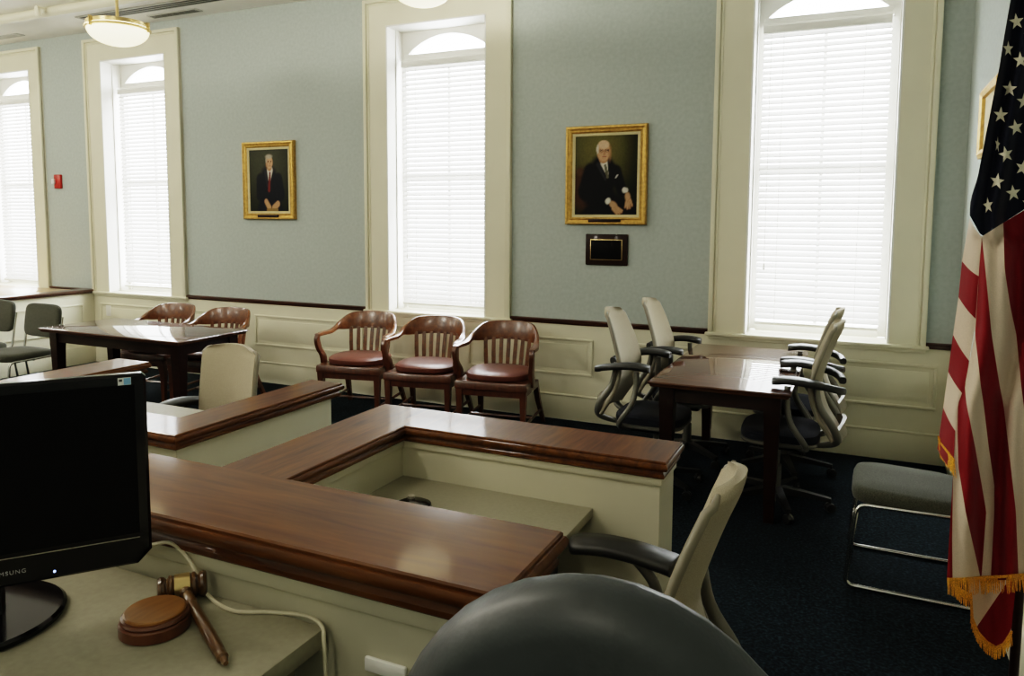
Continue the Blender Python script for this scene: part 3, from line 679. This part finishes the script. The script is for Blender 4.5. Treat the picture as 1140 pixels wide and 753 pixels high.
dup(tc, (-.40, 4.56, 0), -PI/2+.02, 'tan task chair right of conference table, nearer the camera, arm in front')
dup(tc, (-.415, 5.22, 0), -PI/2, 'tan task chair right of conference table, mostly hidden behind its neighbour')
make_task('tan task chair seen from the side, pulled up to the witness desk', (-.56, 1.80, 0), -PI/2+.02, None, .04, pad=True)
o = make_task('beige-backed task chair inside the left enclosure behind its desk', (-2.99, 2.70, 0), -.12, None, .11, upright=True)

# ------------------------------------------------------------------ sled-base side chairs
def make_side(label, loc, rz, group, w=.52):
    t = thing('side_chair', label, 'chair', loc, rz, group); h = w/2
    def pad(c0, c1, c2, sx, sy, th, nm):   # puffy rounded pad in a local frame
        rings = []
        for k, zz in ((.90, 0), (.985, .12), (1, .35), (1, .65), (.97, .88), (.88, 1), (.4, 1.04), (.05, 1.05)):
            rings.append([c0+c1*(sx*k*math.copysign(abs(math.cos(a))**.38, math.cos(a)))+c2*(sy*k*math.copysign(abs(math.sin(a))**.38, math.sin(a)))+c1.cross(c2)*(th*(zz-.5)) for a in [i/36*2*PI for i in range(36)]])
        return MB().loft(rings).build(nm, M['grayfab'], t, smooth=1)
    pad(Vector((0, -.01, .425)), Vector((1, 0, 0)), Vector((0, 1, -.03)).normalized(), h-.012, .235, .075, 'seat')
    pad(Vector((0, .262, .70)), Vector((1, 0, 0)), Vector((0, .14, 1)).normalized(), h-.015, .155, -.05, 'backrest')
    for sx in (-1, 1):
        x = sx*(h-.012)
        pts = fillet([(x, .31, .84-.06), (x, .235, .42), (x, .26, .012), (x, -.25, .012), (x, -.205, .40), (x, .20, .405)], .05, 5)
        pts = fillet([(x, .285, .74), (x, .225, .40), (x, -.215, .395), (x, -.255, .012), (x, .28, .012), (x, .225, .40)], .045, 5)
        MB().tube(pts, .0105, 8).build('sled_frame', M['chrome'], t, smooth=1.2)
    for y, z in ((.278, .012), (-.235, .20), (.0, .39)): MB().tube([(-h+.012, y, z), (h-.012, y, z)], .0095, 8).build('cross_bar', M['chrome'], t, smooth=1.2)
    return t
sc_ = make_side('gray fabric chrome sled chair standing against right wall behind the flag', (.25, 3.87, 0), -PI/2-.02, None, .5)
o = dup(sc_, (-6.88, 4.22, 0), .02, 'gray-green sled chair left of the far dark table, whole backrest visible'); o['group'] = 'sled chairs at the low partition'
o = dup(sc_, (-7.60, 4.25, 0), .02, 'gray-green sled chair cut by the left edge of the photo'); o['group'] = 'sled chairs at the low partition'

# ------------------------------------------------------------------ judge's leather chair (foreground)
t = thing('leather_armchair', 'charcoal leather high-backed swivel chair with rounded top in the foreground', 'office chair', (-.178, .607, .37), 0)
t.rotation_euler = (0, 0, PI+.12)
def oval(k, y, zc=.70, a=.212, b=.335): return [(a*k*math.cos(q), y+.10*((b*k*math.sin(q)+.335)/.67)**1.3, zc+b*k*math.sin(q)) for q in [i/48*2*PI for i in range(48)]]
MB().loft([oval(.15, -.062), oval(.6, -.058), oval(.86, -.046), oval(.96, -.028), oval(1, 0), oval(.975, .026), oval(.9, .042), oval(.6, .054), oval(.15, .056)]).build('backrest', M['leather'], t, smooth=1.2)
def sq(k, z): return [(.205*k*math.copysign(abs(math.cos(a))**.6, math.cos(a)), -.22+.20*k*math.copysign(abs(math.sin(a))**.6, math.sin(a)), z) for a in [i/32*2*PI for i in range(32)]]
MB().loft([sq(.9, .38), sq(1, .40), sq(1, .45), sq(.93, .485), sq(.5, .50), sq(.1, .50)]).build('seat', M['leather'], t)
MB().box(-.04, .04, -.2, .06, .34, .40, .01).build('back_bracket', M['black'], t)
MB().lathe([(.03, .07), (.03, .22), (.02, .23), (.02, .38)], 14, c=(0, -.2, 0)).build('gas_column', M['black'], t)
for k in range(5):
    a = k*2*PI/5; d = Vector((math.cos(a), math.sin(a), 0)); sd = Vector((-d.y, d.x, 0)); c = Vector((0, -.2, 0)); m = MB()
    m.loft([[c+d*r+sd*(x*w2)+Vector((0, 0, z+h2*y)) for x, y in ((-1, -1), (1, -1), (1, 1), (-1, 1))] for r, z, w2, h2 in ((.02, .085, .028, .02), (.24, .07, .016, .01))]); lg = m.build('base_leg', M['black'], t)
    m = MB(); m.lathe([(.012, -.02), (.027, -.015), (.027, .015), (.012, .02)], 12, mat=Matrix.Translation(c+d*.23+Vector((0, 0, .03))) @ Matrix.Rotation(PI/2, 4, 'X')); m.build('caster', M['black'], lg)

# ------------------------------------------------------------------ monitor
ZD = 1.045
t = thing('computer_monitor', 'black flat-screen monitor on a round base at the left of the desk', 'monitor', (-1.2, .655, ZD), math.radians(52))
MB().lathe([(.110, 0), (.118, .003), (.120, .010), (.115, .014), (.02, .017), (.001, .017)], 48).build('base', M['gloss'], t)
MB().loft([[(x*.036, y*.02+.0, z) for x, y in ((-1, -1), (1, -1), (1, 1), (-1, 1))] for z in (.014, .10, .16)]).build('neck', M['black'], t)
hw, zb, zt_, sx0 = .222, .083, .382, .021     # screen housing
def hous(y, ins=0): 
    c = .02
    return [(sx0-hw+c+ins, y, zb+ins), (sx0+hw-c-ins, y, zb+ins), (sx0+hw-ins, y, zb+c+ins), (sx0+hw-ins, y, zt_-.006-ins), (sx0+hw-.006-ins, y, zt_-ins), (sx0-hw+.006+ins, y, zt_-ins), (sx0-hw+ins, y, zt_-.006-ins), (sx0-hw+ins, y, zb+c+ins)]
YF = -.082
hs = MB().loft([hous(YF, .004), hous(YF+.004, 0), hous(YF+.016, 0), hous(YF+.045, .04), hous(YF+.062, .07)]).build('housing', M['gloss'], t, smooth=.4)
MB().box(sx0-hw+.016, sx0+hw-.016, YF-.0008, YF+.002, zb+.050, zt_-.016).build('screen', M['screen'], t)
MB().box(sx0-hw+.012, sx0+hw-.016, YF-.0012, YF+.001, zb+.0425, zb+.0435).build('silver_trim_line', M['silver'], t)
MB().lathe([(.0005, -.001), (.0016, -.001), (.0016, .001)], 10, mat=Matrix.Translation((sx0+.091, YF-.0005, zb+.012)) @ Matrix.Rotation(PI/2, 4, 'X')).build('power_light', M['led'], t)
MB().box(sx0+hw-.038, sx0+hw-.020, YF-.0013, YF+.001, zt_-.016, zt_-.005).build('sticker', M['sticker'], t)
MB().box(sx0+hw-.030, sx0+hw-.0205, YF-.0016, YF+.001, zt_-.0155, zt_-.0055).build('sticker_panel', M['stickerblue'], t)
MB().box(sx0+hw-.0365, sx0+hw-.032, YF-.0016, YF+.001, zt_-.0105, zt_-.007).build('sticker_mark', M['ink'], t)
fc = bpy.data.curves.new('brand_lettering', 'FONT'); fc.body = 'SAMSUNG'; fc.size = .0085; fc.extrude = .0003; fc.align_x = 'RIGHT'; fc.space_character = 1.25
tmp = bpy.data.objects.new('tmp', fc); C.objects.link(tmp); bpy.context.view_layer.update(); tm = bpy.data.meshes.new_from_object(tmp.evaluated_get(bpy.context.evaluated_depsgraph_get())); bpy.data.objects.remove(tmp)
fo = bpy.data.objects.new('brand_lettering', tm); C.objects.link(fo); fo.parent = t; fo.location = (sx0+.056, YF-.0008, zb+.0185); fo.rotation_euler = (PI/2, 0, 0); tm.materials.clear(); tm.materials.append(M['logo'])

# ------------------------------------------------------------------ gavel and block
t = thing('sound_block', 'round wooden sound block with worn top, on the desk beside the gavel', 'sound block', (-.944, .763, ZD))
R = .0505
MB().lathe([(R-.003, 0), (R, .002), (R, .017), (R-.002, .019), (R-.004, .0195), (R-.002, .022), (R-.004, .026), (R-.008, .0275)], 48).build('moulded_rim', M['blockside'], t, smooth=.5)
MB().lathe([(R-.007, .026), (R-.007, .030), (R-.009, .0315), (.001, .0318)], 48).build('striking_face', M['blockwood'], t, smooth=.5)
hd = Vector((.66, .75, 0)).normalized(); hc = Vector((-.976, .842, ZD+.0222)); tip = Vector((-.769, .731, ZD+.0085))
t = thing('gavel', 'wooden gavel with a brass band lying beside the sound block', 'gavel', (hc.x, hc.y, ZD))
rot = Vector((0, 0, 1)).rotation_difference(hd).to_matrix().to_4x4(); mt_ = Matrix.Translation((0, 0, .0222)) @ rot
hp = [(.002, -.037), (.016, -.037), (.0195, -.0355), (.021, -.031), (.0195, -.0265), (.016, -.024), (.016, -.0225), (.021, -.0195), (.021, -.0155), (.019, -.0135), (.0202, -.012)]
MB().lathe(hp+[(r, -z) for r, z in hp[::-1]], 32, mat=mt_).build('head', M['gavelwood'], t, smooth=.5)
MB().lathe([(.0202, -.0115), (.0212, -.0115), (.0212, .0115), (.0202, .0115)], 32, mat=mt_).build('brass_band', M['brass'], t, smooth=.5)
dv = tip-hc; ln = dv.length; rot = Vector((0, 0, 1)).rotation_difference(dv.normalized()).to_matrix().to_4x4()
MB().lathe([(0.0062, 0.0161), (0.0104, 0.0197), (0.0104, 0.0251), (0.0077, 0.0277), (0.0088, 0.0304), (0.0088, 0.0537), (0.0068, 0.0591), (0.0077, 0.0627), (0.0088, 0.1074), (0.0092, 0.1611), (0.0085, 0.2014), (0.0073, 0.2076), (0.0083, 0.2112), (0.0081, 0.2202), (0.0047, 0.2229), (0.0052, 0.2273), (.0035, ln)], 16, mat=Matrix.Translation((0, 0, .0222)) @ rot).build('handle', M['gavelwood'], t, smooth=.5)

# white cord over the desk
def onz(x, y, z): r = ray(x, y); return EYE+r*((z-EYE.z)/r.z)
def ony(x, y, Y): r = ray(x, y); return EYE+r*(Y/r.y)
cp = [(-1.13, .86, 1.085), (-1.06, .862, 1.115), (-1.02, .864, 1.122), (-.985, .866, 1.10), (-.955, .862, 1.066), onz(238, 669, ZD+.003), onz(262, 681, ZD+.003), onz(300, 682, ZD+.003), onz(340, 686, ZD+.003), onz(358, 697, ZD+.004), (-.704, .858, 1.036), (-.700, .855, 1.0), (-.697, .853, .93), (-.69, .85, .75), (-.70, .84, .5), (-.72, .8, .326)]
c = MB(); c.tube(spline(cp, 6), .0032, 8); tag(c.build('power_cord', M['cord']), 'white cord running from behind the monitor over the desk edge', 'cord')
t = thing('cable_cover', 'small cream cover plate on inner wall of front bench', 'cover plate', (-.61, .885, 1.005)); MB().box(-.036, .036, -.008, 0, -.012, .010, .003).build('cover_plate', M['white'], t)
# small device on witness desk
t = thing('microphone_base', 'small black glossy microphone base on the witness desk', 'microphone', (-1.285, 2.02, .72))
MB().lathe([(.058, 0), (.062, .006), (.058, .022), (.04, .030), (.001, .032)], 28).build('base', M['gloss'], t)
MB().lathe([(.012, .03), (.012, .04), (.001, .042)], 12, c=(-.02, .02, 0)).build('button', M['silver'], t)

# ------------------------------------------------------------------ flag
DF = 2.15
def lerp(a, b, t): return a+(b-a)*t
def interp(tab, y):
    if y <= tab[0][0]: return tab[0][1]+(tab[1][1]-tab[0][1])/(tab[1][0]-tab[0][0])*(y-tab[0][0])*.6
    for (y0, x0), (y1, x1) in zip(tab, tab[1:]):
        if y <= y1: return lerp(x0, x1, (y-y0)/(y1-y0))
    return tab[-1][1]
LM = [(-60, 1132), (0, 1125), (40, 1118), (75, 1112.5), (150, 1097.5), (205, 1087), (240, 1079.5)]       # canton silhouette
FOLD = [(240, 1079), (264, 1093), (300, 1090), (373, 1085), (430, 1074), (450, 1066.5), (500, 1062.5), (530, 1061), (645, 1054)]
SIL = [(245, 1079.5), (290, 1072), (335, 1066), (375, 1060), (420, 1055), (450, 1050.5), (480, 1047), (504, 1043)]
def depth(x, y):
    k = min(1, max(0, y/650)); xl = interp(FOLD, y) if y > 264 else interp(LM, y)
    s = (x-xl)
    return DF + .030*math.sin(s*.115*(1.25-.35*k)+y*.004+.6)*(.5+.5*k) + .010*math.sin(s*.27-y*.012) - .035*math.exp(-(s/10)**2)*(1 if y < 264 else .3)
def fp(x, y, dd=0): return at(x, y, depth(x, y)+dd)
XE = 1178
t = thing('flag', 'fringed red, white and navy flag with stars hanging at the right edge', 'flag', (fp(1110, 640).x, fp(1110, 640).y, 0))
T = Vector(t.location)
def rows_between(fl, fr, ys, n, df):
    return [[df(lerp(fl(y), fr(y), i/n), y)-T for i in range(n+1)] for y in ys]
canb = lambda x: 263.5-(x-1093)*.64 if x > 1093 else 240+(x-1079.5)/13.5*24
c = MB(); NR = 40; NCn = 26; rows = []
for j in range(NR+1):
    r = []
    for i in range(NCn+1):
        # columns run from silhouette to the right, rows run down to the sloping lower border
        u = i/NCn; xb = lerp(1079.5, XE, u**1.15); yb = canb(xb); yy = lerp(-60, yb, j/NR)
        xx = lerp(interp(LM, yy) if yy < 240 else 1079.5+(yy-240)*.56, XE, u**1.15); xx = lerp(xx, xb, ss(.85, 1, j/NR)); r.append(fp(xx, yy)-T)
    rows.append(r)
c.grid(rows); c.build('canton', M['flagblue'], t, smooth=3)
stars = [(1131.7, 24), (1122.4, 54.5), (1136, 67), (1124, 99), (1114, 128), (1131, 142), (1120, 172), (1110, 202), (1128, 215), (1100, 229), (1138.5, 187), (1140, 113), (1110.5, 161), (1148, 40), (1154, 85), (1150, 160), (1158, 130), (1146, 228), (1160, 20), (1128, -12), (1146, -5)]
random.seed(3)
for k, (x, y) in enumerate(stars):
    rr = 9.6; a0 = random.uniform(-.25, .25)-PI/2; nar = .62 if k in (1, 9) else (.30 if k == 12 else .9)
    P = [(x+nar*(rr if i % 2 == 0 else rr*.40)*math.cos(a0+i*PI/5), y+(rr if i % 2 == 0 else rr*.40)*math.sin(a0+i*PI/5)) for i in range(10)]
    s = MB(); cv = fp(x, y, -.011)-T; vs = [s.bm.verts.new(fp(px, py, -.009)-T) for px, py in P]; cvv = s.bm.verts.new(cv)
    for i in range(10): s._q([vs[i], vs[(i+1) % 10], cvv])
    s.build('star', M['star'], t, smooth=3)
# stripes of the main drop
bA = [(248, 1117), (300, 1118.5), (340, 1124.5), (373, 1131.5), (430, 1137), (450, 1139.5), (570, 1152), (645, 1158)]
bB = [(264, 1093), (300, 1097), (373, 1104), (430, 1113), (450, 1117), (500, 1123), (570, 1131), (645, 1134)]
bC = [(290, 1090.2), (300, 1090), (373, 1085.5), (430, 1092), (450, 1095), (500, 1101), (540, 1107), (570, 1107), (645, 1103)]
bD = [(373, 1085), (430, 1074), (450, 1076), (500, 1086), (570, 1098), (645, 1092.5)]
bE = [(430, 1073.9), (450, 1066.5), (480, 1066), (520, 1067), (570, 1075), (645, 1092)]
bF = [(430, 1073.8), (450, 1066.4), (480, 1063.9), (530, 1061.1), (600, 1060), (645, 1060.5)]
foldx = lambda y: interp(FOLD, y)
def cl(tab): return lambda y: max(interp(tab, y) if y > tab[0][0] else tab[0][1], foldx(y))
ft = MB()
def stripe(fl, fr, y0, y1, mi, n=6):
    ft.mi = mi; ys = [lerp(y0, y1, k/44) for k in range(45)]
    ft.grid(rows_between(fl, fr, ys, n, fp))
YB = 646
ytop = lambda x: canb(x)
def stripe_top(fl, fr, xl, xr, mi, n=8):
    ft.mi = mi; rows = []
    for k in range(49):
        r = []
        for i in range(n+1):
            u = i/n; y0 = canb(lerp(xl, xr, u)); y = lerp(y0, YB, k/48); r.append(fp(lerp(fl(y), fr(y), u), y)-T)
        rows.append(r)
    ft.grid(rows)
E_ = lambda y: XE
bA2 = lambda y: lerp(1150, 1178, (y-215)/430)
stripe_top(bA2, E_, 1150, XE, 1)
stripe_top(cl(bA), bA2, 1117, 1150, 0)
stripe_top(cl(bB), cl(bA), 1093, 1117, 1)
stripe(cl(bC), cl(bB), 264, YB, 0); stripe(cl(bD), cl(bC), 300, YB, 1); stripe(cl(bE), cl(bD), 373, YB, 0); stripe(cl(bF), cl(bE), 430, YB, 1, 4); stripe(foldx, cl(bF), 430, YB, 0, 4)
# turned-back left fold with diagonal stripes
dg = [((1079.5, 243), (1093, 264)), ((1071, 291), (1090.3, 308)), ((1067, 331), (1087, 356)), ((1061, 373), (1079, 402)), ((1055.5, 414), (1073, 440)), ((1050, 454), (1063.5, 480)), ((1043.5, 500), (1061, 526))]
def fold_pt(x, y):
    xl = interp(SIL, min(max(y, 245), 504)); xr = foldx(y); u = min(1.2, max(0, (x-xl)/max(1, xr-xl))); return at(x, y, DF+.0+.085*max(0, 1-u)**1.3+(depth(xr, y)-DF)*u)
for k in range(len(dg)-1):
    (a0, a1), (b0, b1) = dg[k], dg[k+1]; ft.mi = 1 if k % 2 == 0 else 0; rows = []
    for j in range(9):
        v = j/8; l0 = (lerp(a0[0], b0[0], v), lerp(a0[1], b0[1], v)); l1 = (lerp(a1[0], b1[0], v), lerp(a1[1], b1[1], v))
        rows.append([fold_pt(lerp(l0[0], l1[0], i/6), lerp(l0[1], l1[1], i/6)+2*math.sin(i/6*PI))-T for i in range(7)])
    ft.grid(rows)
# tail hanging below the hem
def tail_pt(x, y): return at(x, y, DF+.05+.03*math.sin((x-1080)*.09))
tl = [(640, 1078, 1134), (663, 1079.5, 1130), (687, 1081, 1127.5), (700, 1086, 1126), (712, 1097, 1120), (719, 1105, 1113)]
TL = [(a, b) for a, b, c_ in tl]; TR = [(a, c_) for a, b, c_ in tl]
div = lambda y: min(max(lerp(1117, 1087, (y-655)/(699-655)), interp(TL, y)), interp(TR, y))
ft.mi = 1; ys = [lerp(640, 719, k/24) for k in range(25)]
ft.grid(rows_between(lambda y: interp(TL, y), div, ys, 6, tail_pt)); ft.mi = 0; ft.grid(rows_between(div, lambda y: interp(TR, y), ys, 6, tail_pt))
ft.build('stripes', [M['flagred'], M['flagwhite']], t, smooth=3)
# fringe: twisted gold strands along the hems
def fringe(path, fn, length, dirx=0, step=1.15):
    pts = []; fr = MB()
    for (x0, y0), (x1, y1) in zip(path, path[1:]):
        d = math.hypot(x1-x0, y1-y0); n = max(1, int(d/step))
        for k in range(n): pts.append((lerp(x0, x1, k/n), lerp(y0, y1, k/n)))
    for x, y in pts:
        ln = length*random.uniform(.9, 1.05); w_ = .8; jx = random.uniform(-.8, .8); jz = random.uniform(-.005, .005)
        a, b = fn(x-w_, y-1), fn(x+w_, y-1); e = fn(x+dirx+jx, y+ln); e2 = fn(x+dirx+jx+w_*.9, y+ln)
        v = _F*jz
        fr.poly([a-T-_F*.004, b-T-_F*.004, e2-T+v-_F*.006, e-T+v-_F*.006])
    for k in (0, 1.5):   # heading cord
        fr.tube([fn(x, y+k)-T-_F*.006 for x, y in path], .0022, 6)
    fr.build('fringe', M['fringe'], t, smooth=1)
fringe([(1054, 644), (1070, 644), (1090, 642), (1120, 640.5), (1150, 638), (1176, 636)], fp, 19)
fringe([(1043.5, 486), (1046, 492), (1052, 500), (1061, 512)], fold_pt, 20, 1)
fringe([(1080, 660), (1081.5, 687), (1088, 703), (1098, 714), (1108, 720), (1116, 716), (1125, 702)], tail_pt, 14, -1)
fringe([(1060, 648), (1068, 655), (1080, 662)], lambda x, y: at(x, y, DF+.05), 16)
# pole with floor stand
pb = at(1152, 400, DF+.10); t = thing('flag_pole', 'dark wooden flag pole and round stand behind the hanging flag', 'flagpole', (pb.x, pb.y, 0))
MB().tube([(0, 0, .03), (0, 0, 2.55)], .014, 12).build('pole', M['table_dark'], t)
MB().lathe([(.085, 0), (.09, .012), (.08, .025), (.04, .05), (.022, .09), (.018, .12)], 28).build('stand', M['black'], t)
MB().lathe([(.016, 2.55), (.022, 2.56), (.012, 2.58), (.02, 2.62), (.002, 2.72)], 12).build('finial', M['brass'], t)

# ------------------------------------------------------------------ light
w = bpy.data.worlds.new('daylight'); SC.world = w; w.use_nodes = True; n = w.node_tree.nodes; l = w.node_tree.links
tc = n.new('ShaderNodeTexCoord'); sp = n.new('ShaderNodeSeparateXYZ'); l.new(tc.outputs['Generated'], sp.inputs[0])
bg = n['Background']
def wmap(node_in, a, b, c0, c1):
    mr = n.new('ShaderNodeMapRange'); mr.inputs[1].default_value = a; mr.inputs[2].default_value = b; mr.inputs[3].default_value = c0; mr.inputs[4].default_value = c1; l.new(node_in, mr.inputs[0]); return mr
st = wmap(sp.outputs['Y'], -.15, .25, .6, 24.0)
l.new(st.outputs[0], bg.inputs['Strength'])
rp = ramp(n, [(.0, (.98, .93, .78)), (.55, (.98, .96, .9)), (.62, (.93, .97, 1.0))]); g2 = wmap(sp.outputs['Y'], -1, 1, 0, 1); l.new(g2.outputs[0], rp.inputs['Fac']); l.new(rp.outputs['Color'], bg.inputs['Color'])
SC.view_settings.view_transform = 'Filmic'; SC.view_settings.look = 'High Contrast'; SC.view_settings.exposure = .22
SC.cycles.use_denoising = True; SC.cycles.max_bounces = 8; SC.cycles.transparent_max_bounces = 12; SC.cycles.sample_clamp_indirect = 4
